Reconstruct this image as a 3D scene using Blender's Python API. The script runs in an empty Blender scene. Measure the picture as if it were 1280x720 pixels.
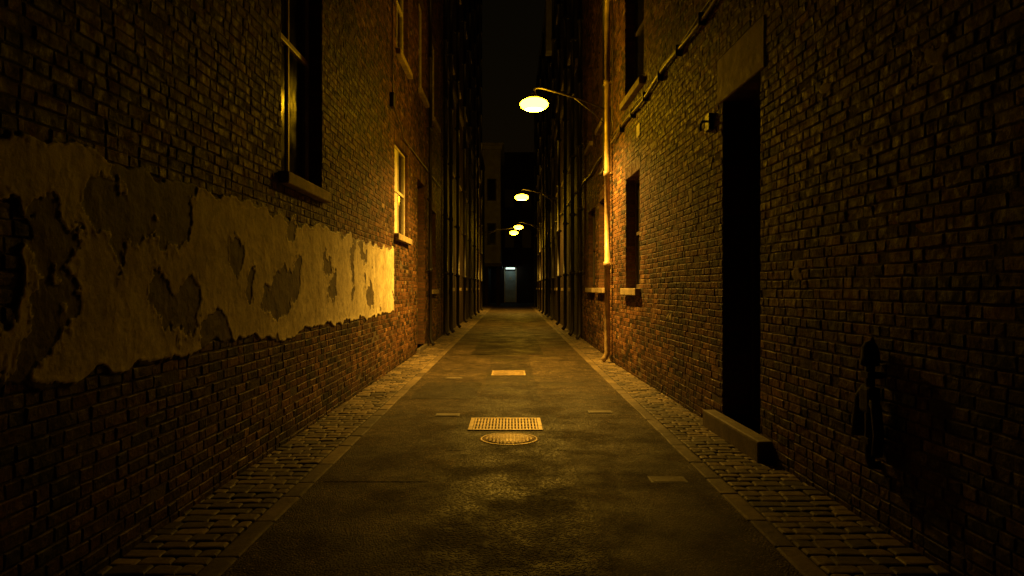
import bpy, bmesh, math, random
from mathutils import Vector, noise, Matrix
random.seed(7)
R = random.Random(11)
scene = bpy.context.scene
LAMP = 300.0
# ------------------------------------------------------------ helpers
def new_mat(name):
    m = bpy.data.materials.new(name); m.use_nodes = True
    nt = m.node_tree; nt.nodes.clear()
    out = nt.nodes.new('ShaderNodeOutputMaterial')
    b = nt.nodes.new('ShaderNodeBsdfPrincipled')
    nt.links.new(b.outputs[0], out.inputs['Surface'])
    return m, nt, b
def N(nt, t, **kw):
    n = nt.nodes.new(t)
    for k, v in kw.items():
        if k.startswith('i_'):
            n.inputs[k[2:].replace('_', ' ')].default_value = v
        else: setattr(n, k, v)
    return n
def ramp(nt, src, stops):
    r = nt.nodes.new('ShaderNodeValToRGB')
    el = r.color_ramp.elements
    while len(el) < len(stops): el.new(0.5)
    for e, (p, c) in zip(el, stops):
        e.position = p
        e.color = (c, c, c, 1) if isinstance(c, (int, float)) else (*c, 1)
    nt.links.new(src, r.inputs[0]); return r.outputs[0]
def mixc(nt, mode, fac, a, b):
    m = nt.nodes.new('ShaderNodeMix'); m.data_type = 'RGBA'; m.blend_type = mode
    for sock, v in ((m.inputs[0], fac), (m.inputs[6], a), (m.inputs[7], b)):
        if isinstance(v, bpy.types.NodeSocket): nt.links.new(v, sock)
        elif isinstance(v, (int, float)): sock.default_value = v if sock == m.inputs[0] else (v, v, v, 1)
        else: sock.default_value = (*v, 1)
    return m.outputs[2]
def texco(nt): return nt.nodes.new('ShaderNodeTexCoord').outputs['Object']
def noi(nt, co, scale, detail=4, rough=0.6):
    n = N(nt, 'ShaderNodeTexNoise'); n.inputs['Scale'].default_value = scale
    n.inputs['Detail'].default_value = detail; n.inputs['Roughness'].default_value = rough
    nt.links.new(co, n.inputs['Vector']); return n.outputs['Fac']
def bump(nt, b, h, strength=0.5, dist=0.01, prev=None):
    bp = N(nt, 'ShaderNodeBump'); bp.inputs['Strength'].default_value = strength
    bp.inputs['Distance'].default_value = dist
    nt.links.new(h, bp.inputs['Height'])
    if prev: nt.links.new(prev, bp.inputs['Normal'])
    nt.links.new(bp.outputs[0], b.inputs['Normal']); return bp.outputs[0]

def simple_mat(name, col, rough=0.6, metal=0.0, var=0.35, nscale=8, bs=0.3, bd=0.004):
    m, nt, b = new_mat(name); co = texco(nt)
    n = noi(nt, co, nscale, 6)
    f = ramp(nt, n, [(0.3, 1 - var), (0.7, 1 + var * 0.4)])
    nt.links.new(mixc(nt, 'MULTIPLY', 1.0, col, f), b.inputs['Base Color'])
    nt.links.new(ramp(nt, noi(nt, co, nscale * 2.3), [(0.3, max(0.05, rough - 0.12)), (0.7, min(1, rough + 0.12))]), b.inputs['Roughness'])
    b.inputs['Metallic'].default_value = metal
    bump(nt, b, noi(nt, co, nscale * 9, 5), bs, bd)
    return m

def geo_brick_mat(name):
    m, nt, b = new_mat(name); co = texco(nt)
    at = N(nt, 'ShaderNodeAttribute', attribute_name='bcol')
    big = ramp(nt, noi(nt, co, 0.8, 6, 0.65), [(0.34, 0.25), (0.5, 0.8), (0.68, 1.25)])
    fine = ramp(nt, noi(nt, co, 28, 6, 0.7), [(0.3, 0.35), (0.62, 1.1), (0.78, 2.0)])
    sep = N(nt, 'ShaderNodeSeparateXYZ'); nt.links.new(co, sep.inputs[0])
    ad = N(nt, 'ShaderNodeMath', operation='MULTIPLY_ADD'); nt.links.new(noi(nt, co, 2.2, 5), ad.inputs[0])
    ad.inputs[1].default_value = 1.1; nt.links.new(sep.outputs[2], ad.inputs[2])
    foot_tone = ramp(nt, ad.outputs[0], [(0.55, 0.4), (1.0, 1.0)])  # brick colour gets darker towards the ground, with a noisy edge
    c = mixc(nt, 'MULTIPLY', 1, at.outputs['Color'], big)
    c = mixc(nt, 'MULTIPLY', 1, c, fine); c = mixc(nt, 'MULTIPLY', 1, c, foot_tone)
    nt.links.new(c, b.inputs['Base Color'])
    nt.links.new(ramp(nt, noi(nt, co, 11, 4), [(0.3, 0.42), (0.7, 0.9)]), b.inputs['Roughness'])
    b.inputs['Specular IOR Level'].default_value = 0.2
    p = bump(nt, b, noi(nt, co, 16, 3, 0.5), 0.9, 0.018)
    bump(nt, b, noi(nt, co, 90, 6, 0.75), 0.8, 0.006, p)
    return m

def tex_brick_mat(name, c1, c2, mort, axis='y', dark=1.0):
    m, nt, b = new_mat(name); co = texco(nt)
    sep = N(nt, 'ShaderNodeSeparateXYZ'); nt.links.new(co, sep.inputs[0])
    cmb = N(nt, 'ShaderNodeCombineXYZ')
    nt.links.new(sep.outputs[1 if axis == 'y' else 0], cmb.inputs[0]); nt.links.new(sep.outputs[2], cmb.inputs[1])
    w = N(nt, 'ShaderNodeTexNoise'); w.inputs['Scale'].default_value = 6
    nt.links.new(co, w.inputs['Vector'])
    wa = N(nt, 'ShaderNodeVectorMath', operation='MULTIPLY_ADD')
    nt.links.new(w.outputs['Color'], wa.inputs[0]); wa.inputs[1].default_value = (0.02, 0.012, 0)
    nt.links.new(cmb.outputs[0], wa.inputs[2])
    br = N(nt, 'ShaderNodeTexBrick'); nt.links.new(wa.outputs[0], br.inputs['Vector'])
    br.inputs['Scale'].default_value = 1; br.inputs['Brick Width'].default_value = 0.225
    br.inputs['Row Height'].default_value = 0.075; br.inputs['Mortar Size'].default_value = 0.007
    br.inputs['Mortar Smooth'].default_value = 0.3
    br.inputs['Color1'].default_value = (*c1, 1); br.inputs['Color2'].default_value = (*c2, 1)
    br.inputs['Mortar'].default_value = (*mort, 1)
    big = ramp(nt, noi(nt, co, 0.8, 6), [(0.3, 0.45 * dark), (0.7, 1.2 * dark)])
    fine = ramp(nt, noi(nt, co, 20, 6), [(0.3, 0.6), (0.7, 1.3)])
    c = mixc(nt, 'MULTIPLY', 1, br.outputs['Color'], big); c = mixc(nt, 'MULTIPLY', 1, c, fine)
    nt.links.new(c, b.inputs['Base Color']); b.inputs['Roughness'].default_value = 0.7
    b.inputs['Specular IOR Level'].default_value = 0.3
    inv = ramp(nt, br.outputs['Fac'], [(0.0, 1.0), (1.0, 0.0)])
    p = bump(nt, b, inv, 0.9, 0.012)
    bump(nt, b, noi(nt, co, 40, 6), 0.6, 0.008, p)
    return m

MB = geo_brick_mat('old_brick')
MMORT = simple_mat('mortar', (0.075, 0.052, 0.028), 0.9, 0, 0.5, 5, 0.8, 0.01)
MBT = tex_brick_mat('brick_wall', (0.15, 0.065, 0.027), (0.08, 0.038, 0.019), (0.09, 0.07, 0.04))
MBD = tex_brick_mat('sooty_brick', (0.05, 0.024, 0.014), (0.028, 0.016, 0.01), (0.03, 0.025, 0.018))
MBE = tex_brick_mat('sooty_brick_end', (0.06, 0.03, 0.018), (0.035, 0.02, 0.012), (0.04, 0.032, 0.024), 'x')
MSTONE = simple_mat('stone_trim', (0.32, 0.25, 0.15), 0.75, 0, 0.5, 5, 0.7, 0.01)
MSTONED = simple_mat('weathered_step_stone', (0.12, 0.095, 0.065), 0.7, 0, 0.5, 6, 0.7, 0.01)
MGREY = simple_mat('grey_render', (0.42, 0.40, 0.36), 0.8, 0, 0.4, 1.5, 0.3, 0.01)
MFRAME = simple_mat('painted_frame', (0.62, 0.55, 0.40), 0.4, 0, 0.35, 9, 0.2, 0.003)
MPANEREFL = simple_mat('window_blind_cloth', (0.66, 0.60, 0.46), 0.7, 0, 0.25, 4, 0.2, 0.003)  # pale colour painted to imitate light reflected in a window pane
MFRAMED = simple_mat('dark_frame', (0.07, 0.055, 0.04), 0.45, 0, 0.35, 9, 0.2, 0.003)
MDOOR = simple_mat('dark_door_paint', (0.018, 0.014, 0.010), 0.6, 0, 0.35, 6, 0.3, 0.004)
MIRON = simple_mat('cast_iron', (0.035, 0.028, 0.02), 0.5, 0.3, 0.4, 10, 0.4, 0.004)
MRUST = simple_mat('sooty_iron', (0.020, 0.016, 0.011), 0.8, 0.0, 0.4, 10, 0.6, 0.008)
MCOVER = simple_mat('worn_iron_cover', (0.38, 0.28, 0.16), 0.5, 0.4, 0.6, 9, 0.5, 0.004)
MPIPE = simple_mat('painted_downpipe', (0.36, 0.26, 0.14), 0.45, 0.1, 0.5, 6, 0.3, 0.004)
MPIPED = simple_mat('black_downpipe', (0.018, 0.014, 0.01), 0.55, 0.0, 0.4, 6, 0.3, 0.004)
MCABLE = simple_mat('cable_sheath', (0.13, 0.10, 0.06), 0.45, 0, 0.4, 10, 0.2, 0.002)
MROOF = simple_mat('roof_slate', (0.03, 0.028, 0.026), 0.7, 0, 0.4, 4)
MPIT = simple_mat('drain_pit', (0.006, 0.005, 0.004), 0.9)
MDIRT = simple_mat('dirt_ground', (0.030, 0.026, 0.018), 0.85, 0, 0.5, 3, 0.8, 0.02)
MGRIT = simple_mat('joint_grit', (0.028, 0.022, 0.014), 0.9, 0, 0.5, 25, 0.9, 0.006)
MPALEDOOR = simple_mat('pale_blue_door', (0.42, 0.50, 0.50), 0.5, 0, 0.2, 3)
mg, nt, b = new_mat('window_glass'); co = texco(nt)
b.inputs['Base Color'].default_value = (0.012, 0.012, 0.01, 1)
nt.links.new(ramp(nt, noi(nt, co, 3, 5), [(0.3, 0.06), (0.7, 0.22)]), b.inputs['Roughness'])
bump(nt, b, noi(nt, co, 2.2, 2), 0.15, 0.02); MGLASS = mg
def emis(name, col, s):
    m = bpy.data.materials.new(name); m.use_nodes = True; nt = m.node_tree; nt.nodes.clear()
    o = nt.nodes.new('ShaderNodeOutputMaterial'); e = nt.nodes.new('ShaderNodeEmission')
    e.inputs[0].default_value = (*col, 1); e.inputs[1].default_value = s
    nt.links.new(e.outputs[0], o.inputs[0]); return m
AMB = (1, 0.505, 0.06)
MBULB = emis('sodium_lamp_lens', (1, 0.505, 0.01), LAMP)
MBULB2 = emis('sodium_lamp_lens_dim', (1, 0.505, 0.01), LAMP * 0.8)
MBOWL = emis('sodium_lamp_glass', (1, 0.505, 0.0062), 100)
MBOWL2 = emis('sodium_lamp_glass_far', (1, 0.505, 0.009), 60)
MTRANS = emis('door_light_glass', (0.75, 1.0, 0.85), 2.2)

def asphalt(name, base, coarse, rough):
    m, nt, b = new_mat(name); co = texco(nt)
    big = ramp(nt, noi(nt, co, 1.1, 8, 0.7), [(0.34, 0.28), (0.46, 0.8), (0.55, 1.0), (0.68, 1.8)])
    med = ramp(nt, noi(nt, co, 7, 6, 0.7), [(0.3, 0.45), (0.7, 1.45)])
    v = N(nt, 'ShaderNodeTexVoronoi'); v.inputs['Scale'].default_value = coarse
    nt.links.new(co, v.inputs['Vector'])
    sp = ramp(nt, v.outputs['Distance'], [(0.0, 1.8), (0.35, 1.0), (0.6, 0.5)])
    hs = N(nt, 'ShaderNodeSeparateXYZ'); nt.links.new(v.outputs['Color'], hs.inputs[0])
    chips = ramp(nt, hs.outputs[0], [(0.0, 0.75), (0.85, 1.0), (0.95, 3.2)])
    wn = N(nt, 'ShaderNodeTexNoise'); wn.inputs['Scale'].default_value = 2.5; wn.inputs['Detail'].default_value = 5
    nt.links.new(co, wn.inputs['Vector'])
    wa = N(nt, 'ShaderNodeVectorMath', operation='MULTIPLY_ADD'); wa.inputs[1].default_value = (0.5, 0.5, 0.5)
    nt.links.new(wn.outputs['Color'], wa.inputs[0]); nt.links.new(co, wa.inputs[2])
    v2 = N(nt, 'ShaderNodeTexVoronoi', feature='DISTANCE_TO_EDGE'); v2.inputs['Scale'].default_value = 0.55
    nt.links.new(wa.outputs[0], v2.inputs['Vector'])
    cr = ramp(nt, v2.outputs['Distance'], [(0.0, 0.2), (0.014, 1.0)])
    c = mixc(nt, 'MULTIPLY', 1, (base[0], base[1], base[2]), big)
    for x in (med, sp, chips, cr): c = mixc(nt, 'MULTIPLY', 1, c, x)
    nt.links.new(c, b.inputs['Base Color'])
    nt.links.new(ramp(nt, noi(nt, co, 1.6, 7, 0.65), [(0.36, rough - 0.2), (0.6, rough + 0.15)]), b.inputs['Roughness'])
    b.inputs['Specular IOR Level'].default_value = 0.16
    h = mixc(nt, 'MULTIPLY', 1, ramp(nt, v.outputs['Distance'], [(0, 1.0), (0.6, 0.0)]), cr)
    p = bump(nt, b, h, 1.0, 0.014)
    bump(nt, b, noi(nt, co, 1.8, 5), 0.35, 0.05, p)
    return m
MASPH = asphalt('asphalt', (0.074, 0.054, 0.031), 70, 0.66)
MASPC = asphalt('coarse_asphalt', (0.044, 0.033, 0.021), 55, 0.64)

def link(o, parent=None):
    scene.collection.objects.link(o)
    if parent: o.parent = parent
    return o
def empty(name, loc=(0, 0, 0), rz=0):
    e = bpy.data.objects.new(name, None); e.location = loc; e.rotation_euler = (0, 0, rz)
    e.empty_display_size = 0.2
    return link(e)
def mesh_obj(name, V, F, mat, parent=None, smooth=False):
    me = bpy.data.meshes.new(name); me.from_pydata(V, [], F); me.update()
    if mat: me.materials.append(mat)
    if smooth: me.polygons.foreach_set('use_smooth', [True] * len(me.polygons))
    return link(bpy.data.objects.new(name, me), parent)
def box(name, x0, x1, y0, y1, z0, z1, mat, parent=None, bev=0.006):
    if x0 > x1: x0, x1 = x1, x0
    bm = bmesh.new(); bmesh.ops.create_cube(bm, size=1)
    for v in bm.verts:
        v.co = Vector(((x0 + x1) / 2 + v.co.x * (x1 - x0), (y0 + y1) / 2 + v.co.y * (y1 - y0), (z0 + z1) / 2 + v.co.z * (z1 - z0)))
    if bev:
        bmesh.ops.bevel(bm, geom=bm.edges[:], offset=min(bev, 0.3 * min(x1 - x0, y1 - y0, z1 - z0)), segments=2, affect='EDGES', profile=0.6)
    me = bpy.data.meshes.new(name); bm.to_mesh(me); bm.free(); me.materials.append(mat)
    return link(bpy.data.objects.new(name, me), parent)
def tube(name, pts, r, mat, parent=None, seg=10, cap=True):
    pts = [Vector(p) for p in pts]; V = []; F = []
    prev = None
    for i, p in enumerate(pts):
        t = (pts[min(i + 1, len(pts) - 1)] - pts[max(i - 1, 0)]).normalized()
        if prev is None:
            a = t.orthogonal().normalized()
        else:
            a = (prev - t * prev.dot(t)).normalized()
        prev = a; c = t.cross(a)
        rr = r[i] if isinstance(r, (list, tuple)) else r
        for k in range(seg):
            an = 2 * math.pi * k / seg
            V.append(p + a * math.cos(an) * rr + c * math.sin(an) * rr)
    for i in range(len(pts) - 1):
        for k in range(seg):
            a0 = i * seg + k; a1 = i * seg + (k + 1) % seg
            F.append((a0, a1, a1 + seg, a0 + seg))
    if cap:
        F.append(tuple(range(seg))[::-1]); F.append(tuple((len(pts) - 1) * seg + k for k in range(seg)))
    return mesh_obj(name, V, F, mat, parent, True)
def lathe(name, prof, mat, loc, parent=None, seg=32):
    V = []; F = []
    for (r, z) in prof:
        for k in range(seg):
            a = 2 * math.pi * k / seg; V.append((loc[0] + r * math.cos(a), loc[1] + r * math.sin(a), loc[2] + z))
    for i in range(len(prof) - 1):
        for k in range(seg):
            a0 = i * seg + k; a1 = i * seg + (k + 1) % seg
            F.append((a0, a1, a1 + seg, a0 + seg))
    return mesh_obj(name, V, F, mat, parent, True)

# ------------------------------------------------------------ wall builder
class House:
    def __init__(s, name, x, side, y0, y1, H, rz=0, mat=MBT, geo=False, depth=6):
        s.e = empty(name, (x, 0, 0), rz); s.side = side; s.y0 = y0; s.y1 = y1; s.H = H
        s.op = []; s.ex = []; s.sold = []; s.mat = mat; s.geo = geo; s.depth = depth; s.n = 0
    def box(s, name, d0, d1, y0, y1, z0, z1, mat, bev=0.006):
        return box(name, s.side * d0, s.side * d1, y0, y1, z0, z1, mat, s.e, bev)
    def window(s, y0, y1, z0, z1, frame=MFRAME, rec=0.15, sill=True, mull=True, trans=0.5, lintel='soldier', bars=0):
        s.n += 1; k = s.n
        s.op.append((y0, y1, z0, z1, rec + 0.06)); s.ex.append((y0, y1, z0, z1))
        g = 0.003; fw = 0.055
        F = [(y0 + g, y1 - g, z0 + g, z0 + fw + 0.02), (y0 + g, y1 - g, z1 - fw, z1 - g),
             (y0 + g, y0 + fw, z0 + fw + 0.022, z1 - fw - 0.002), (y1 - fw, y1 - g, z0 + fw + 0.022, z1 - fw - 0.002)]
        zt = z0 + (z1 - z0) * trans
        if trans: F.append((y0 + fw + .002, y1 - fw - .002, zt - 0.03, zt + 0.03))
        for j, (a, b_, c, d) in enumerate(F):
            s.box(f'window_{k}_frame_{j+1}', rec, rec + 0.055, a, b_, c, d, frame, 0.008)
        ym = (y0 + y1) / 2
        if mull:
            s.box(f'window_{k}_mullion', rec + 0.006, rec + 0.05, ym - 0.022, ym + 0.022, z0 + fw + .024, (zt - .032) if trans else z1 - fw - .004, frame, 0.006)
            if trans: s.box(f'window_{k}_mullion_upper', rec + 0.006, rec + 0.05, ym - 0.022, ym + 0.022, zt + .032, z1 - fw - .004, frame, 0.006)
        s.box(f'window_{k}_glass', rec + 0.03, rec + 0.04, y0 + fw - .01, y1 - fw + .01, z0 + fw, z1 - fw + .01, MGLASS, 0)
        if sill:
            s.box(f'window_{k}_sill', -0.09, rec - 0.003, y0 - 0.07, y1 + 0.07, z0 - 0.11, z0 + 0.004, MSTONE, 0.012)
            s.ex.append((y0 - 0.075, y1 + 0.075, z0 - 0.115, z0 + 0.004))
        if lintel == 'soldier': s.sold.append((y0 - 0.08, y1 + 0.08, z1)); s.ex.append((y0 - 0.08, y1 + 0.08, z1, z1 + 0.225))
    def door(s, y0, y1, z0, z1, mat=MDOOR, rec=0.22, lintel=True, trans=True):
        s.n += 1; k = s.n
        s.op.append((y0, y1, z0, z1, rec + 0.08)); s.ex.append((y0, y1, z0, z1))
        for j, (a, b_, c, d) in enumerate([(y0 + .003, y0 + .08, z0 + .003, z1 - .09), (y1 - .08, y1 - .003, z0 + .003, z1 - .09), (y0 + .003, y1 - .003, z1 - .088, z1 - .003)]):
            s.box(f'door_{k}_frame_{j+1}', rec - 0.05, rec + 0.03, a, b_, c, d, MFRAMED)
        top = min(z1 - 0.1, z0 + 2.2) if trans else z1 - .1
        s.box(f'door_{k}_leaf', rec, rec + 0.045, y0 + .082, y1 - .082, z0 + .01, top, mat)
        w = (y1 - y0 - .164)
        for r_ in range(3):
            for c_ in range(2):
                a = y0 + .082 + w * (0.08 + 0.47 * c_); zz = z0 + .15 + (top - z0 - .2) * r_ / 3
                s.box(f'door_{k}_panel_{r_*2+c_+1}', rec - 0.014, rec + 0.01, a, a + w * 0.37, zz, zz + (top - z0 - .2) / 3 - .1, mat, 0.012)
        if trans and top < z1 - .2:
            s.box(f'door_{k}_transom_bar', rec - .02, rec + .03, y0 + .082, y1 - .082, top + .003, top + .07, MFRAMED)
            s.box(f'door_{k}_transom_glass', rec + 0.01, rec + .02, y0 + .082, y1 - .082, top + .072, z1 - .09, MGLASS, 0)
        if lintel: s.sold.append((y0 - 0.08, y1 + 0.08, z1)); s.ex.append((y0 - 0.08, y1 + 0.08, z1, z1 + 0.225))
    def build(s, zcap=12.0):
        sd = s.side; dc = 0.006 if s.geo else 0.0
        ztop = zcap if s.geo else s.H
        def core(name, za, zb, mat, d):
            ys = sorted({s.y0, s.y1} | {v for o in s.op for v in o[:2]}); zs = sorted({za, zb} | {v for o in s.op for v in o[2:4] if za < v < zb})
            V = []; F = []
            def quad(a, b_, c, d_):
                n = len(V); V.extend([a, b_, c, d_]); F.append((n, n + 1, n + 2, n + 3))
            for i in range(len(ys) - 1):
                for j in range(len(zs) - 1):
                    cy = (ys[i] + ys[i + 1]) / 2; cz = (zs[j] + zs[j + 1]) / 2
                    if any(o[0] < cy < o[1] and o[2] < cz < o[3] for o in s.op): continue
                    x = sd * d
                    quad((x, ys[i], zs[j]), (x, ys[i + 1], zs[j]), (x, ys[i + 1], zs[j + 1]), (x, ys[i], zs[j + 1]))
            if V: mesh_obj(name, V, F, mat, s.e)
        if s.geo:
            core('wall_mortar', 0, ztop, MMORT, dc)
            if s.H > ztop: core('wall_upper', ztop, s.H, s.mat, 0.0)
        else: core('walls', 0, s.H, s.mat, 0)
        V = []; F = []
        def quad(a, b_, c, d_):
            n = len(V); V.extend([a, b_, c, d_]); F.append((n, n + 1, n + 2, n + 3))
        for (a, b_, c, d, rr) in s.op:
            x0 = sd * dc; x1 = sd * rr
            quad((x0, a, c), (x1, a, c), (x1, a, d), (x0, a, d)); quad((x0, b_, c), (x1, b_, c), (x1, b_, d), (x0, b_, d))
            quad((x0, a, c), (x1, a, c), (x1, b_, c), (x0, b_, c)); quad((x0, a, d), (x1, a, d), (x1, b_, d), (x0, b_, d))
            quad((x1, a, c), (x1, b_, c), (x1, b_, d), (x1, a, d))
        if V: mesh_obj('opening_reveals', V, F, s.mat, s.e)
        x0 = sd * dc; x1 = sd * s.depth; a = s.y0; b_ = s.y1; H = s.H
        mesh_obj('rear_walls', [(x0, a, 0), (x1, a, 0), (x1, a, H), (x0, a, H), (x0, b_, 0), (x1, b_, 0), (x1, b_, H), (x0, b_, H)],
                 [(0, 1, 2, 3), (4, 5, 6, 7), (1, 5, 6, 2)], s.mat, s.e)
        s.box('roof_parapet', -0.06, s.depth, a + .01, b_ - .01, H + .002, H + 0.25, MROOF, 0)
        if s.geo: s.bricks(ztop)
    def bricks(s, ztop):
        V = []; F = []; C = []
        pal = [(0.185, 0.085, 0.035), (0.14, 0.063, 0.027), (0.22, 0.112, 0.048), (0.10, 0.048, 0.022), (0.15, 0.075, 0.036), (0.034, 0.021, 0.013), (0.28, 0.18, 0.09)]
        wts = [5, 5, 3, 4, 4, 5, 1]
        sd = s.side
        def add(a, b_, c, d, proud=0.0):
            if b_ - a < 0.02 or d - c < 0.015: return
            f = R.uniform(-0.003, 0.003) - proud
            if R.random() < 0.03: f += 0.006
            n = len(V); ch = 0.006; j = lambda q=0.0035: R.uniform(-q, q)
            bx = sd * 0.03
            tl = [j(0.003) for _ in range(4)]
            P = [(a + j(), c + j()), (b_ + j(), c + j()), (b_ + j(), d + j()), (a + j(), d + j())]
            I = [(ch, ch), (-ch, ch), (-ch, -ch), (ch, -ch)]
            for (y, z) in P: V.append((bx, y, z))
            for q, (y, z) in enumerate(P): V.append((sd * (f + 0.004), y, z))
            for q, (y, z) in enumerate(P): V.append((sd * (f + tl[q]), y + I[q][0], z + I[q][1]))
            for k in range(4):
                k2 = (k + 1) % 4
                F.append((n + k, n + k2, n + 4 + k2, n + 4 + k)); F.append((n + 4 + k, n + 4 + k2, n + 8 + k2, n + 8 + k))
            F.append((n + 8, n + 9, n + 10, n + 11))
            col = R.choices(pal, wts)[0]; u = R.uniform(0.55, 1.3)
            C.extend([(col[0] * u, col[1] * u, col[2] * u, 1)] * 12)
        row = 0; z = 0.0; ch = 0.075; mj = 0.010
        while z < ztop - ch:
            ymin = max(s.y0, (z - 3.2) / 0.47); y = ymin; hd = row % 2 == 0
            y = math.floor(y / 0.34) * 0.34 + (0.17 if row % 2 else 0.0) + 0.02 * math.sin(row * 2.7)
            while y < s.y1:
                L = (0.112 if hd else 0.228) + R.uniform(-.006, .006)
                a = max(y, s.y0 + .004); b_ = min(y + L - mj, s.y1 - .004); c = z; d = z + ch - mj
                y += L; hd = not hd
                if R.random() < 0.03: hd = not hd
                if b_ <= a: continue
                dz = 0.012 * noise.noise(Vector((a * 0.6, row * 0.15, 3)))
                c += dz; d += dz
                ok = True
                for (ea, eb, ec, ed) in s.ex:
                    oy = min(b_, eb) - max(a, ea); oz = min(d, ed) - max(c, ec)
                    if oy > 0 and oz > 0:
                        if oy >= (b_ - a) - 1e-4 and oz >= (d - c) - 1e-4: ok = False; break
                        if oz < 0.8 * (d - c) and oy > 0.02:
                            if (ec + ed) / 2 > (c + d) / 2: d = ec - .004
                            else: c = ed + .004
                        elif (ea + eb) / 2 > (a + b_) / 2: b_ = ea - 0.001
                        else: a = eb + 0.001
                if ok: add(a, b_, c, d)
            z += ch; row += 1
        for (a, b_, z1) in s.sold:
            n = max(1, round((b_ - a) / 0.075)); w = (b_ - a) / n
            for k in range(n): add(a + k * w + .004, a + (k + 1) * w - .006, z1 + .003, z1 + 0.215, 0.002)
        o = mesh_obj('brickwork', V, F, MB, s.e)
        at = o.data.color_attributes.new('bcol', 'FLOAT_COLOR', 'POINT')
        at.data.foreach_set('color', [x for c in C for x in c])

def downpipe(h, y, z0, z1, r=0.05, off=0.09, mat=MPIPE, name='downpipe'):
    x = -h.side * off
    P = []; rr = []
    P.append((x - h.side * .10, y, z0)); rr.append(r)
    P.append((x - h.side * .04, y, z0 + .06)); rr.append(r)
    P.append((x, y, z0 + 0.16)); rr.append(r)
    z = z0 + 0.16
    while z + 1.8 < z1:
        z += 1.8
        for dz, q in ((-.10, 1), (-.099, 1.35), (0, 1.35), (.001, 1)): P.append((x, y, z + dz)); rr.append(r * q)
    P.append((x, y, z1)); rr.append(r)
    h.n += 1
    tube(f'{name}_{h.n}', P, rr, mat, h.e, 14)
    z = z0 + 0.16; k = 0
    while z + 1.8 < z1:
        z += 1.8; k += 1
        h.box(f'{name}_{h.n}_clip_{k}', -off + r * .9, 0.02, y - .09, y + .09, z - .07, z - .03, mat, 0.004)

# ------------------------------------------------------------ LEFT house (near)
XL = -2.15
HL = House('brick_house', XL, -1, -5, 22.6, 20, geo=True)
HL.window(6.72, 8.16, 2.58, 5.2, MFRAME, rec=0.15, trans=0.55)
HL.window(13.2, 14.85, 2.5, 4.22, MFRAME, rec=0.06, trans=0.5)
HL.window(13.4, 14.9, 5.95, 8.3, MFRAME, rec=0.1)
HL.window(16.6, 17.9, 6.1, 8.4, MFRAME, rec=0.1)
HL.window(6.9, 8.2, 6.6, 8.8, MFRAME)
HL.door(16.35, 17.75, 0.12, 4.0)
HL.window(18.9, 20.3, 1.45, 3.6, MFRAMED, rec=0.1)
HL.window(19.4, 20.8, 6.1, 8.4, MFRAME, rec=0.1)
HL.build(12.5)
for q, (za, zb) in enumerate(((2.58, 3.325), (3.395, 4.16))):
    HL.box(f'window_blind_{q+1}', 0.078, 0.088, 13.262, 13.995, za, zb, MPANEREFL, 0.002)  # cream panels over the glass stand in for its bright reflection
HL.box('door_step', -0.06, 0.2, 16.25, 17.85, 0.005, 0.12, MSTONED, 0.012)
tube('cable_loop', [(0.03, 12.75, 9), (0.03, 12.75, 5.2), (0.04, 12.8, 4.75), (0.06, 13.2, 4.6), (0.06, 13.6, 4.55), (0.05, 13.9, 4.4), (0.03, 14.4, 4.42), (0.03, 22.5, 4.5)], 0.014, MCABLE, HL.e, 8)
HL.box('junction_box', -0.07, 0.0, 12.66, 12.84, 4.7, 4.95, MIRON)
downpipe(HL, 22.3, 0.05, 19.5, 0.055, 0.1, MPIPED)
downpipe(HL, 18.35, 0.05, 12, 0.04, 0.07, MPIPED)

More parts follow.
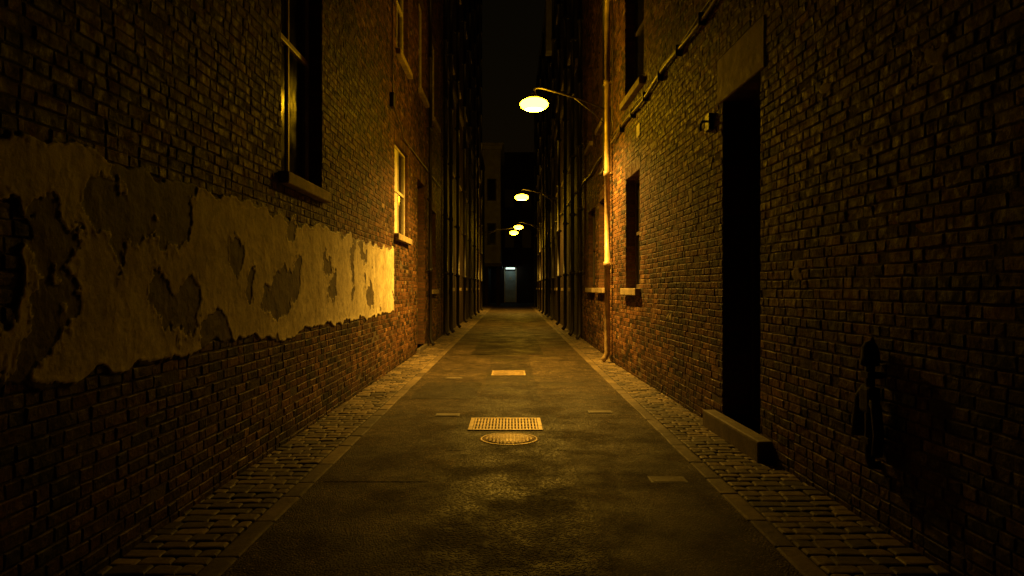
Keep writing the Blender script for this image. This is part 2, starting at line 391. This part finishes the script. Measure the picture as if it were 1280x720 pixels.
def ss(x, a, b):
    t = max(0.0, min(1.0, (x - a) / (b - a))); return t * t * (3 - 2 * t)
def plaster():
    y0, y1, z0, z1, st = -1.0, 13.15, 0.86, 2.46, 0.0125
    ny = int((y1 - y0) / st); nz = int((z1 - z0) / st)
    V = []; A = []; fr = noise.fractal
    bare = [(2.98, 1.60, 0.18, 0.30)]
    worn = [(4.42, 1.50, 0.12, 0.12), (4.66, 1.36, 0.20, 0.16), (5.6, 1.78, 0.11, 0.13), (5.85, 1.5, 0.10, 0.16), (7.2, 1.62, 0.12, 0.2), (3.72, 1.9, 0.14, 0.10), (3.3, 1.5, 0.16, 0.35), (8.6, 1.5, 0.2, 0.2), (9.7, 1.75, 0.15, 0.25), (6.5, 1.3, 0.2, 0.12), (10.9, 1.4, 0.25, 0.25)]
    for i in range(ny + 1):
        y = y0 + i * st
        zt = 2.19 + 0.06 * noise.noise(Vector((y * 0.9, 0, 1))) + 0.04 * noise.noise(Vector((y * 4, 0, 2)))
        zb = 1.06 + 0.05 * noise.noise(Vector((y * 0.8, 5, 1))) + 0.03 * noise.noise(Vector((y * 5, 5, 2)))
        for j in range(nz + 1):
            z = z0 + j * st
            rag = fr(Vector((y * 3.2, z * 3.2, 7)), 0.8, 2.1, 5)
            rs = 0.06 * rag
            e = min(zt - z, z - zb) + rs
            e = min(e, 13.05 - y + 0.25 * rs)
            m = e
            for (by, bz, ry, rz) in bare:
                if abs(y - by) < ry * 2.5 and abs(z - bz) < rz * 2.5:
                    q = math.sqrt(((y - by) / ry) ** 2 + ((z - bz) / rz) ** 2)
                    m = min(m, (q - 1) * min(ry, rz) + rs * 2.2)
            pn = fr(Vector((y * 0.95, z * 1.3, 55)), 0.75, 2.1, 7)
            paint = ((0.42 + 0.01 * max(0, min(y, 12) - 4)) - pn) * 0.3
            for (by, bz, ry, rz) in worn:
                if abs(y - by) < ry * 3 and abs(z - bz) < rz * 3:
                    q = math.sqrt(((y - by) / ry) ** 2 + ((z - bz) / rz) ** 2)
                    paint = min(paint, (q - 1) * 0.1 + rs * 2.4)
            paint = min(paint, m - 0.012 - 0.06 * max(0, noise.noise(Vector((y * 2, z * 2, 90)))))
            pa = ss(paint, -0.003, 0.004); pl = ss(m, -0.003, 0.006)
            und = 0.003 * noise.noise(Vector((y * 6, z * 6, 3))) + 0.0014 * noise.noise(Vector((y * 20, z * 20, 3)))
            curl = 0.006 * math.exp(-((paint - 0.008) / 0.008) ** 2) * pa
            h = -0.010 + 0.016 * pl + 0.0045 * pa + curl + (und if pl > 0.5 else 0)
            V.append((h, y, z)); A.append(pa)
    F = []
    w = nz + 1
    for i in range(ny):
        for j in range(nz):
            a = i * w + j
            if max(V[a][0], V[a + 1][0], V[a + w][0], V[a + w + 1][0]) > -0.009:
                F.append((a, a + w, a + w + 1, a + 1))
    m, nt, b = new_mat('peeling_plaster'); co = texco(nt)
    at = N(nt, 'ShaderNodeAttribute', attribute_name='paint')
    pm = ramp(nt, at.outputs['Fac'], [(0.4, 0.0), (0.6, 1.0)])
    cream = mixc(nt, 'MIX', ramp(nt, noi(nt, co, 1.6, 6, 0.7), [(0.38, 0), (0.62, 1)]), (0.80, 0.70, 0.44), (0.46, 0.38, 0.22))
    cream = mixc(nt, 'MULTIPLY', 1, cream, ramp(nt, noi(nt, co, 9, 8, 0.75), [(0.28, 0.4), (0.5, 1.0), (0.75, 1.15)]))
    under = mixc(nt, 'MIX', ramp(nt, noi(nt, co, 5, 7, 0.7), [(0.35, 0), (0.65, 1)]), (0.045, 0.034, 0.02), (0.15, 0.11, 0.06))
    nt.links.new(mixc(nt, 'MIX', pm, under, cream), b.inputs['Base Color'])
    b.inputs['Roughness'].default_value = 0.72
    p = bump(nt, b, noi(nt, co, 7, 6, 0.6), 0.6, 0.025)
    bump(nt, b, noi(nt, co, 60, 6, 0.7), 0.5, 0.004, p)
    o = mesh_obj('peeling_plaster', V, F, m, HL.e, True)
    a = o.data.attributes.new('paint', 'FLOAT', 'POINT'); a.data.foreach_set('value', A)
plaster()

# ------------------------------------------------------------ RIGHT house (near), slightly skewed
SK = 0.026
HR = House('brick_house', 2.36, 1, -5, 14.62, 19, rz=math.atan(SK), geo=True)
HR.n += 1
HR.door(6.37, 7.42, 0.2, 3.42, lintel=False, rec=0.34)
HR.ex.append((6.25, 7.56, 3.42, 3.88))
HR.box('door_lintel', -0.012, 0.26, 6.25, 7.56, 3.423, 3.88, MSTONE, 0.012)
HR.box('door_step', -0.12, 0.24, 6.1, 7.72, 0.005, 0.2, MSTONED, 0.02)
HR.ex.append((6.1, 7.72, 0.0, 0.2))
HR.window(11.62, 12.84, 1.49, 3.42, MFRAMED, rec=0.17)
HR.window(11.3, 12.9, 4.8, 7.2, MFRAMED, rec=0.17)
HR.window(6.5, 7.7, 5.6, 7.6, MFRAMED, rec=0.17)
HR.window(2.2, 3.4, 4.6, 6.6, MFRAMED, rec=0.17)
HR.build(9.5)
downpipe(HR, 14.28, 0.06, 18.5, 0.055, 0.1, MPIPE)
HR.box('number_plate', -0.016, 0.0, 11.55, 11.8, 3.95, 4.15, MFRAME, 0.004)
HR.box('wall_bracket_plate', -0.05, 0.0, 7.72, 7.86, 3.2, 3.38, MIRON)
tube('wall_bracket_hook', [(-0.03, 7.79, 3.3), (-0.10, 7.79, 3.3), (-0.12, 7.79, 3.26), (-0.12, 7.79, 3.2)], 0.013, MIRON, HR.e)
def conduit(name, y0, y1, zf, x, r, parent, mat=MCABLE):
    P = []; y = y0
    while y <= y1 + .001:
        P.append((x + 0.012 * noise.noise(Vector((y, 0, 9))), y, zf(y))); y += 0.15
    tube(name, P, r, mat, parent, 8)
conduit('conduit', -3, 14.1, lambda y: 4.5 - 0.022 * (y - 8) + 0.03 * math.sin(y * 2.1), -0.045, 0.024, HR.e)
conduit('cable', -3, 14.1, lambda y: 4.60 - 0.02 * (y - 8) - 0.05 * abs(math.sin(y * 1.6)), -0.03, 0.012, HR.e)
for k in range(15):
    yy = -1 + k * 1.0
    HR.box(f'conduit_clip_{k+1}', -0.085, 0.0, yy - .012, yy + .012, 4.42 - .022 * (yy - 8), 4.56 - .022 * (yy - 8), MIRON, 0.003)
tube('cable_drop', [(-.03, 13.9, 4.35), (-.05, 13.98, 4.8), (-.03, 14.05, 6.2), (-.03, 14.05, 12)], 0.012, MCABLE, HR.e, 8)

def smears(h, spots):
    V = []; F = []; st = 0.012
    for (cy, cz, ry, rz) in spots:
        base = len(V); ny = int(3.2 * ry / st); nz = int(3.2 * rz / st); loc = []
        for i in range(ny + 1):
            for j in range(nz + 1):
                y = cy - 1.6 * ry + i * st; z = cz - 1.6 * rz + j * st
                q = 1 - math.sqrt(((y - cy) / ry) ** 2 + ((z - cz) / rz) ** 2) + 0.75 * noise.fractal(Vector((y * 6, z * 6, cy)), 0.7, 2, 6)
                hh = -0.012 + 0.016 * ss(q, 0.25, 0.6); V.append((-hh, y, z)); loc.append(hh)
        w = nz + 1
        for i in range(ny):
            for j in range(nz):
                a = i * w + j
                if max(loc[a], loc[a + 1], loc[a + w], loc[a + w + 1]) > -0.010: F.append((base + a, base + a + w, base + a + w + 1, base + a + 1))
    mesh_obj('render_patches', V, F, simple_mat('old_render_patch', (0.28, 0.22, 0.12), 0.75, 0, 0.5, 9, 0.6, 0.006), h.e, True)
smears(HR, [(3.95, 2.75, 0.25, 0.14), (4.6, 2.4, 0.18, 0.1), (5.1, 2.9, 0.12, 0.12), (8.6, 2.6, 0.16, 0.12), (9.6, 1.1, 0.2, 0.12), (4.2, 1.9, 0.1, 0.05), (10.6, 3.6, 0.25, 0.1), (8.5, 3.9, 0.2, 0.09), (5.6, 1.6, 0.14, 0.07), (9.4, 3.1, 0.12, 0.1)])

# ------------------------------------------------------------ next houses
H2 = House('brick_house', 2.04, 1, 14.64, 21.5, 21, geo=True)
H2.window(15.7, 16.9, 1.5, 3.5, MFRAMED, rec=0.12)
H2.window(17.7, 19.2, 1.5, 3.5, MFRAMED, rec=0.12)
H2.window(15.7, 16.9, 5.2, 7.4, MFRAMED, rec=0.12)
H2.window(18.2, 19.4, 5.2, 7.4, MFRAMED, rec=0.12)
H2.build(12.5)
downpipe(H2, 20.6, 0.05, 20, 0.05, 0.1, MPIPED)
downpipe(H2, 15.3, 3.9, 20, 0.04, 0.08, MPIPED)
conduit('conduit', 14.7, 21.4, lambda y: 4.4 + 0.03 * math.sin(y * 2), -0.05, 0.028, H2.e)

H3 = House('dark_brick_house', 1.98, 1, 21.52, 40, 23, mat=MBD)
for y in (23.2, 26.4, 29.8, 33.2, 36.5):
    for z in (1.5, 5.5, 9.2, 13.0):
        H3.window(y, y + 1.3, z, z + 2.1, MFRAMED, rec=0.12)
H3.build()
for y in (22.2, 25.2, 28.6, 32.6, 36.1, 39): downpipe(H3, y, 0.05, 22, 0.06, 0.12, MPIPED)
conduit('conduit', 21.6, 39.8, lambda y: 4.4 + 0.05 * math.sin(y * 2), -0.06, 0.03, H3.e)
H3.box('projecting_vent_box', -0.34, 0.0, 34.6, 35.4, 12.9, 16.5, MGREY, 0.02)
H3.box('string_course', -0.08, 0.0, 21.6, 39.9, 8.2, 8.4, MSTONED)
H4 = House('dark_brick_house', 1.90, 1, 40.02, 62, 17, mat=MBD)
for y in (42, 46, 50, 54): 
    for z in (1.5, 5.5, 9.2): H4.window(y, y + 1.3, z, z + 2.1, MFRAMED, rec=0.12)
H4.build()
for y in (41, 45, 49, 56): downpipe(H4, y, 0.05, 16, 0.06, 0.12, MPIPED)

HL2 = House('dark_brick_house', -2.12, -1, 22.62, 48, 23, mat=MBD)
for y in (24.3, 27.6, 31.6, 35.2, 39.5, 43.2):
    for z in (1.5, 5.5, 9.2, 13.0): HL2.window(y, y + 1.3, z, z + 2.1, MFRAMED, rec=0.1)
HL2.build()
for y in (23.6, 26.6, 30.4, 34.2, 38.5, 42.2, 46.8): downpipe(HL2, y, 0.05, 22, 0.06, 0.12, MPIPED)
HL2.box('string_course', -0.1, 0.0, 22.7, 47.9, 8.3, 8.5, MSTONED)

G = empty('rendered_building')
box('upper_wall', -9, -0.98, 62, 70, 3.65, 13.4, MGREY, G, 0.02)
box('cornice', -9.1, -0.84, 61.8, 70.1, 13.403, 13.75, MGREY, G, 0.03)
box('cornice_cap', -9.2, -0.7, 61.6, 70.2, 13.753, 13.95, MGREY, G, 0.03)
box('ledge', -9.1, -0.9, 61.8, 70.1, 3.35, 3.647, MSTONED, G, 0.02)
box('brick_pier', -9, -2.05, 62.05, 69.5, 0.0, 3.347, MBE, G, 0.02)
box('corner_pier', -1.35, -1.05, 62.1, 62.4, 0.0, 3.347, MBE, G, 0.02)
for k, z in enumerate((5.2, 9.0)):
    box(f'window_{k+1}_frame', -2.15, -1.35, 61.93, 61.99, z, z + 1.9, MFRAMED, G)
    box(f'window_{k+1}_glass', -2.07, -1.43, 61.90, 61.925, z + .08, z + 1.82, MGLASS, G, 0)
LW = empty('dark_brick_house')
box('walls', -9, -2.35, 48.1, 61.5, 0, 11.5, MBD, LW, 0)
box('parapet', -9.1, -2.3, 48.15, 61.45, 11.502, 11.8, MROOF, LW, 0)

E = empty('end_building')
box('wall_west', -7, -0.78, 71.6, 78, 0, 15, MBE, E, 0)
box('wall_east', 0.46, 7, 71.6, 78, 0, 15, MBE, E, 0)
box('wall_over_door', -0.777, 0.457, 71.62, 78, 3.75, 15, MBE, E, 0)
box('door_back', -0.777, 0.457, 72.0, 78, 0, 3.747, MDOOR, E, 0)
box('door_frame_left', -0.77, -0.66, 71.66, 71.9, 0.05, 3.74, MFRAME, E)
box('door_frame_right', 0.34, 0.45, 71.66, 71.9, 0.05, 3.74, MFRAME, E)
box('door_leaf', -0.65, 0.33, 71.8, 71.86, 0.08, 3.2, MPALEDOOR, E)
for k in range(3): box(f'door_rail_{k+1}', -0.6, 0.28, 71.775, 71.81, 0.25 + k * 0.98, 0.4 + k * .98, MPALEDOOR, E)
box('door_notice', -0.25, -0.02, 71.76, 71.79, 2.35, 2.62, MFRAME, E)
box('door_light', -0.6, 0.28, 70.8, 71.1, 3.36, 3.5, MTRANS, E, 0.01)
box('door_canopy', -0.75, 0.43, 70.7, 71.59, 3.52, 3.6, MIRON, E, 0.01)
for k, z in enumerate((5.5, 9.5)):
    for j, x in enumerate((-0.7, 1.0)):
        box(f'window_{k}_{j}_frame', x, x + .9, 71.5, 71.58, z, z + 1.8, MFRAMED, E)

# ------------------------------------------------------------ ground
mesh_obj('ground', [(-250, -250, 0), (250, -250, 0), (250, 250, 0), (-250, 250, 0)], [(0, 1, 2, 3)], MDIRT)
def sheet(name, x0, x1, y0, y1, z, mat, wob=0.0, st=0.12):
    n = int((y1 - y0) / st); V = []; F = []
    for i in range(n + 1):
        y = y0 + (y1 - y0) * i / n
        V.append((x0 + wob * noise.noise(Vector((y * 1.3, x0, 0))), y, z)); V.append((x1 + wob * noise.noise(Vector((y * 1.3, x1, 4))), y, z))
    for i in range(n): F.append((2 * i, 2 * i + 1, 2 * i + 3, 2 * i + 2))
    return mesh_obj(name, V, F, mat)
sheet('asphalt_road', -1.5, 1.5, -5, 71.5, 0.018, MASPH)
sheet('pavement_joint_grit', -2.3, -1.502, -5, 71.5, 0.016, MGRIT)
sheet('pavement_joint_grit', 1.502, 2.6, -5, 71.5, 0.016, MGRIT)
MP = asphalt('dark_asphalt_patch', (0.030, 0.023, 0.015), 60, 0.62)
sheet('asphalt_trench_strip', -0.47, 0.41, -5, 6.55, 0.022, MASPC, 0.03)
sheet('asphalt_patch', -0.62, 0.50, 6.552, 8.4, 0.022, MP, 0.03)
sheet('asphalt_trench_strip', -0.42, 0.36, 8.402, 30, 0.022, MASPC, 0.03)
sheet('asphalt_patch', -1.42, -0.65, 5.5, 6.9, 0.022, asphalt('light_asphalt_patch', (0.085, 0.062, 0.036), 80, 0.66), 0.03)
sheet('asphalt_patch', 0.52, 1.4, 3.0, 6.4, 0.022, asphalt('smooth_asphalt_patch', (0.08, 0.058, 0.034), 110, 0.66), 0.02)
sheet('asphalt_patch', -0.9, 0.7, 16, 24, 0.026, MP, 0.08)
sheet('asphalt_patch', -1.35, -0.5, 9.6, 11.3, 0.022, MP, 0.06)
sheet('asphalt_patch', -0.3, 1.1, 31, 42, 0.026, MP, 0.1)

MSETT, nt, b = new_mat('worn_setts'); co = texco(nt)
at = N(nt, 'ShaderNodeAttribute', attribute_name='bcol')
c = mixc(nt, 'MULTIPLY', 1, at.outputs['Color'], ramp(nt, noi(nt, co, 20, 6, .7), [(0.3, 0.55), (0.7, 1.35)]))
c = mixc(nt, 'MULTIPLY', 1, c, ramp(nt, noi(nt, co, 0.9, 6), [(0.33, 0.4), (0.67, 1.25)]))
nt.links.new(c, b.inputs['Base Color'])
nt.links.new(ramp(nt, noi(nt, co, 6, 4), [(0.3, 0.5), (0.7, 0.8)]), b.inputs['Roughness'])
b.inputs['Specular IOR Level'].default_value = 0.25
p = bump(nt, b, noi(nt, co, 14, 3), 0.6, 0.008); bump(nt, b, noi(nt, co, 70, 5), 0.6, 0.004, p)
def setts(name, side, x0, xend):
    V = []; F = []; C = []
    def stone(xa, xb, ya, yb, top, col, dome=0.002):
        j = lambda q: R.uniform(-q, q)
        n = len(V)
        P = [(xa + j(.004), ya + j(.004)), (xb + j(.004), ya + j(.004)), (xb + j(.004), yb + j(.004)), (xa + j(.004), yb + j(.004))]
        cx = (xa + xb) / 2; cy = (ya + yb) / 2; tl = j(.0025); tm = j(.0025)
        hx = (xb - xa) / 2; hy = (yb - ya) / 2
        def ring(ins, z):
            for k, (x, y) in enumerate(P):
                sx = 1 if x > cx else -1; sy = 1 if y > cy else -1; r = 0.011
                c1 = (x - sx * (ins + r), y - sy * ins); c2 = (x - sx * ins, y - sy * (ins + r))
                for (xx, yy) in ((c2, c1) if k % 2 == 0 else (c1, c2)):
                    V.append((side * xx, yy, z + tl * (xx - cx) / hx + tm * (yy - cy) / hy))
        ring(0, 0.0); ring(0, top - 0.008); ring(0.005, top - 0.002); ring(0.016, top + dome * .5)
        for r_ in range(3):
            for k in range(8):
                a = n + r_ * 8 + k; b_ = n + r_ * 8 + (k + 1) % 8
                F.append((a, b_, b_ + 8, a + 8))
        F.append(tuple(n + 24 + k for k in range(8)))
        C.extend([(*col, 1)] * 32)
    pal = [(0.12, 0.088, 0.052), (0.15, 0.112, 0.066), (0.085, 0.064, 0.04), (0.175, 0.13, 0.076), (0.055, 0.043, 0.03)]
    y = -4
    while y < 71:
        L = R.uniform(0.35, 0.75); stone(x0, x0 + 0.125, y, y + L - 0.008, 0.026, R.choice(pal[:3]), 0.0)
        y += L
    y = -4; row = 0
    while y < 71:
        w = R.uniform(0.105, 0.14); x = x0 + 0.133
        first = True
        while x < xend:
            L = R.uniform(0.14, 0.22)
            if first and row % 2: L *= 0.55
            first = False
            u = R.uniform(.8, 1.2); cc = R.choice(pal)
            stone(x, x + L - 0.009, y, y + w - 0.009, 0.027 + R.uniform(-.003, .003) + 0.01 * (noise.noise(Vector((x * 2, y * 1.2, side)))), tuple(q * u for q in cc))
            x += L
        y += w; row += 1
    o = mesh_obj(name, V, F, MSETT, None, False)
    at = o.data.color_attributes.new('bcol', 'FLOAT_COLOR', 'POINT'); at.data.foreach_set('color', [x for c in C for x in c])
setts('cobblestone_pavement', -1, 1.5, 2.16)
setts('cobblestone_pavement', 1, 1.5, 2.42)

# ------------------------------------------------------------ iron covers
ZR = 0.012
dg = empty('drain_grate', (-0.07, 7.8, ZR))
box('pit', -0.36, 0.36, -0.31, 0.31, 0.0105, 0.013, MPIT, dg, 0)
box('frame_front', -0.39, 0.39, -0.345, -0.30, 0.0105, 0.022, MCOVER, dg)
box('frame_back', -0.39, 0.39, 0.30, 0.345, 0.0105, 0.022, MCOVER, dg)
box('frame_left', -0.39, -0.345, -0.299, 0.299, 0.0105, 0.022, MCOVER, dg)
box('frame_right', 0.345, 0.39, -0.299, 0.299, 0.0105, 0.022, MCOVER, dg)
for k in range(20):
    x = -0.33 + k * 0.0347; box(f'bar_{k+1}', x - 0.010, x + 0.010, -0.298, 0.298, 0.0135, 0.021, MCOVER, dg, 0.003)
for k in range(3): box(f'cross_bar_{k+1}', -0.344, 0.344, -0.16 + k * .16 - .012, -0.16 + k * .16 + .012, 0.0135, 0.0195, MCOVER, dg, 0.003)
mh = empty('manhole_cover', (-0.03, 7.05, ZR))
lathe('rim', [(0.29, 0.004), (0.288, 0.014), (0.262, 0.016), (0.258, 0.006)], MCOVER, (0, 0, 0), mh, 48)
lathe('lid', [(0.255, 0.006), (0.252, 0.0135), (0.001, 0.0135)], MCOVER, (0, 0, 0), mh, 48)
k = 0
for i in range(-6, 7):
    for j in range(-6, 7):
        x, y = i * 0.036, j * 0.036
        if x * x + y * y < 0.225 ** 2:
            k += 1; box(f'stud_{k}', x - .011, x + .011, y - .011, y + .011, 0.0137, 0.0175, MCOVER, mh, 0.002)
ic = empty('inspection_cover', (-0.06, 12.5, ZR))
box('plate', -0.29, 0.29, -0.36, 0.36, 0.0105, 0.017, MCOVER, ic)
for k in range(7): box(f'rib_{k+1}', -0.26, 0.26, -0.31 + k * .1 - .02, -0.31 + k * .1 + .02, 0.0172, 0.022, MCOVER, ic, 0.004)
for nm, (x, y) in (('water_cover', (1.2, 5.55)), ('water_cover', (-0.75, 8.4)), ('water_cover', (-0.95, 11.8)), ('water_cover', (1.05, 8.6))):
    wc = empty(nm, (x, y, ZR))
    box('frame', -0.14, 0.14, -0.09, 0.09, 0.008, 0.013, MIRON, wc); box('lid', -0.12, 0.12, -0.07, 0.07, 0.0132, 0.016, MSTONED, wc)

# ------------------------------------------------------------ wall standpipe
SP = empty('wall_standpipe', (2.36 - SK * 4.4, 4.4, 0), math.atan(SK))
tube('riser', [(0.0, 0, 0.42), (-0.05, 0, 0.42), (-0.06, 0, 0.48), (-0.06, 0, 1.08)], 0.03, MRUST, SP)
lathe('cap', [(0.001, 0.12), (0.03, 0.11), (0.045, 0.08), (0.048, 0.02), (0.055, 0.0), (0.055, -0.03), (0.03, -0.04)], MRUST, (-0.06, 0, 1.06), SP, 16)
tube('branch', [(-0.06, 0, 0.85), (-0.06, 0.05, 0.88), (-0.065, 0.10, 0.82), (-0.065, 0.13, 0.66), (-0.065, 0.13, 0.58)], [0.03, 0.034, 0.036, 0.038, 0.042], MRUST, SP)
tube('hose', [(-0.06, -0.02, 0.84), (-0.07, -0.09, 0.78), (-0.07, -0.12, 0.62), (-0.07, -0.10, 0.5)], 0.032, MRUST, SP)
for k, z in enumerate((0.55, 0.95)): box(f'clamp_{k+1}', -0.095, 0.0, -0.045, 0.045, z, z + 0.04, MRUST, SP, 0.004)
box('valve_body', -0.10, -0.02, -0.06, 0.06, 0.74, 0.9, MRUST, SP, 0.02)

# ------------------------------------------------------------ street lamps
def lamp(x, y, z, xw, yw, mat=MBULB, spot=3500, bowl=MBOWL):
    e = empty('street_lamp', (x, y, z))
    sg = 1 if xw > x else -1
    lathe('cap', [(0.001, 0.19), (0.04, 0.185), (0.055, 0.14), (0.09, 0.115), (0.13, 0.085), (0.14, 0.066), (0.12, 0.062), (0.001, 0.064)], MIRON, (0, 0, 0), e, 40)
    lathe('glass_bowl', [(0.10, 0.06), (0.17, 0.045), (0.24, 0.01), (0.275, -0.035), (0.27, -0.07), (0.235, -0.115), (0.181, -0.15)], bowl, (0, 0, 0), e, 40)
    lathe('lens', [(0.179, -0.151), (0.09, -0.160), (0.001, -0.163)], mat, (0, 0, 0), e, 40)
    ld = bpy.data.lights.new('lamp_beam', 'SPOT'); ld.energy = spot; ld.color = AMB
    ld.spot_size = math.radians(150); ld.spot_blend = 1.0; ld.shadow_soft_size = 0.12
    lo = bpy.data.objects.new('lamp_beam', ld); link(lo, e); lo.location = (0, 0, -0.30)
    dx = xw - x; dy = yw - y
    pts = [(0, 0, 0.18), (0.02 * sg, 0, 0.25), (0.12 * sg, 0.0, 0.27), (0.35 * sg, dy * .15, 0.23), (dx * 0.5, dy * .45, 0.14), (dx * 0.8, dy * .8, 0.02), (dx - 0.02 * sg, dy, -0.10)]
    fine = []
    for i in range(len(pts) - 1):
        a, b_ = Vector(pts[i]), Vector(pts[i + 1])
        p0 = Vector(pts[max(i - 1, 0)]); p3 = Vector(pts[min(i + 2, len(pts) - 1)])
        for t in (0, .25, .5, .75):
            fine.append(0.5 * ((2 * a) + (b_ - p0) * t + (2 * p0 - 5 * a + 4 * b_ - p3) * t * t + (3 * a - p0 - 3 * b_ + p3) * t ** 3))
    fine.append(Vector(pts[-1]))
    tube('arm', fine, 0.019, MIRON, e)
    tube('stay', [(dx * 0.5, dy * .45, 0.14), (dx * .8, dy * .8, -0.18), (dx - .02 * sg, dy, -0.45)], 0.011, MIRON, e, 8)
    lathe('finial', [(0.001, 0.08), (0.02, 0.06), (0.028, 0.03), (0.012, 0.0)], MIRON, (dx * .5, dy * .45, 0.15), e, 12)
    box('wall_plate', dx - .03 * sg, dx, dy - .05, dy + .05, -0.55, 0.0, MIRON, e)
lamp(0.43, 14.0, 5.12, 2.36 - SK * 14.05, 14.45)
lamp(0.39, 29.0, 5.2, 1.98, 29.3, MBULB2, 1200, MBOWL2)
lamp(0.40, 44.5, 5.3, 1.90, 44.8, MBULB2, 1200, MBOWL2)
lamp(0.12, 47.0, 5.15, -2.12, 47.2, MBULB2, 700, MBOWL2)

# ------------------------------------------------------------ world
w = bpy.data.worlds.new('World'); scene.world = w; w.use_nodes = True
nt = w.node_tree; bg = nt.nodes['Background']
sky = nt.nodes.new('ShaderNodeTexSky'); sky.sky_type = 'NISHITA'; sky.sun_disc = False
sky.sun_elevation = math.radians(0); sky.sun_rotation = math.radians(180)
tint = mixc(nt, 'MULTIPLY', 1.0, sky.outputs[0], (1.0, 0.6, 0.2))
nt.links.new(tint, bg.inputs[0]); bg.inputs[1].default_value = 0.004

# ------------------------------------------------------------ camera
cam = bpy.data.cameras.new('camera'); cam.lens = 900 / 1280 * 36; cam.sensor_width = 36
cam.clip_end = 600; cam.clip_start = 0.05
co_ = bpy.data.objects.new('camera', cam); link(co_)
co_.location = (0, 0, 1.5); co_.rotation_euler = (math.radians(90), 0, 0)
scene.camera = co_
scene.view_settings.view_transform = 'Standard'; scene.view_settings.look = 'None'
scene.view_settings.exposure = 0; scene.view_settings.gamma = 1
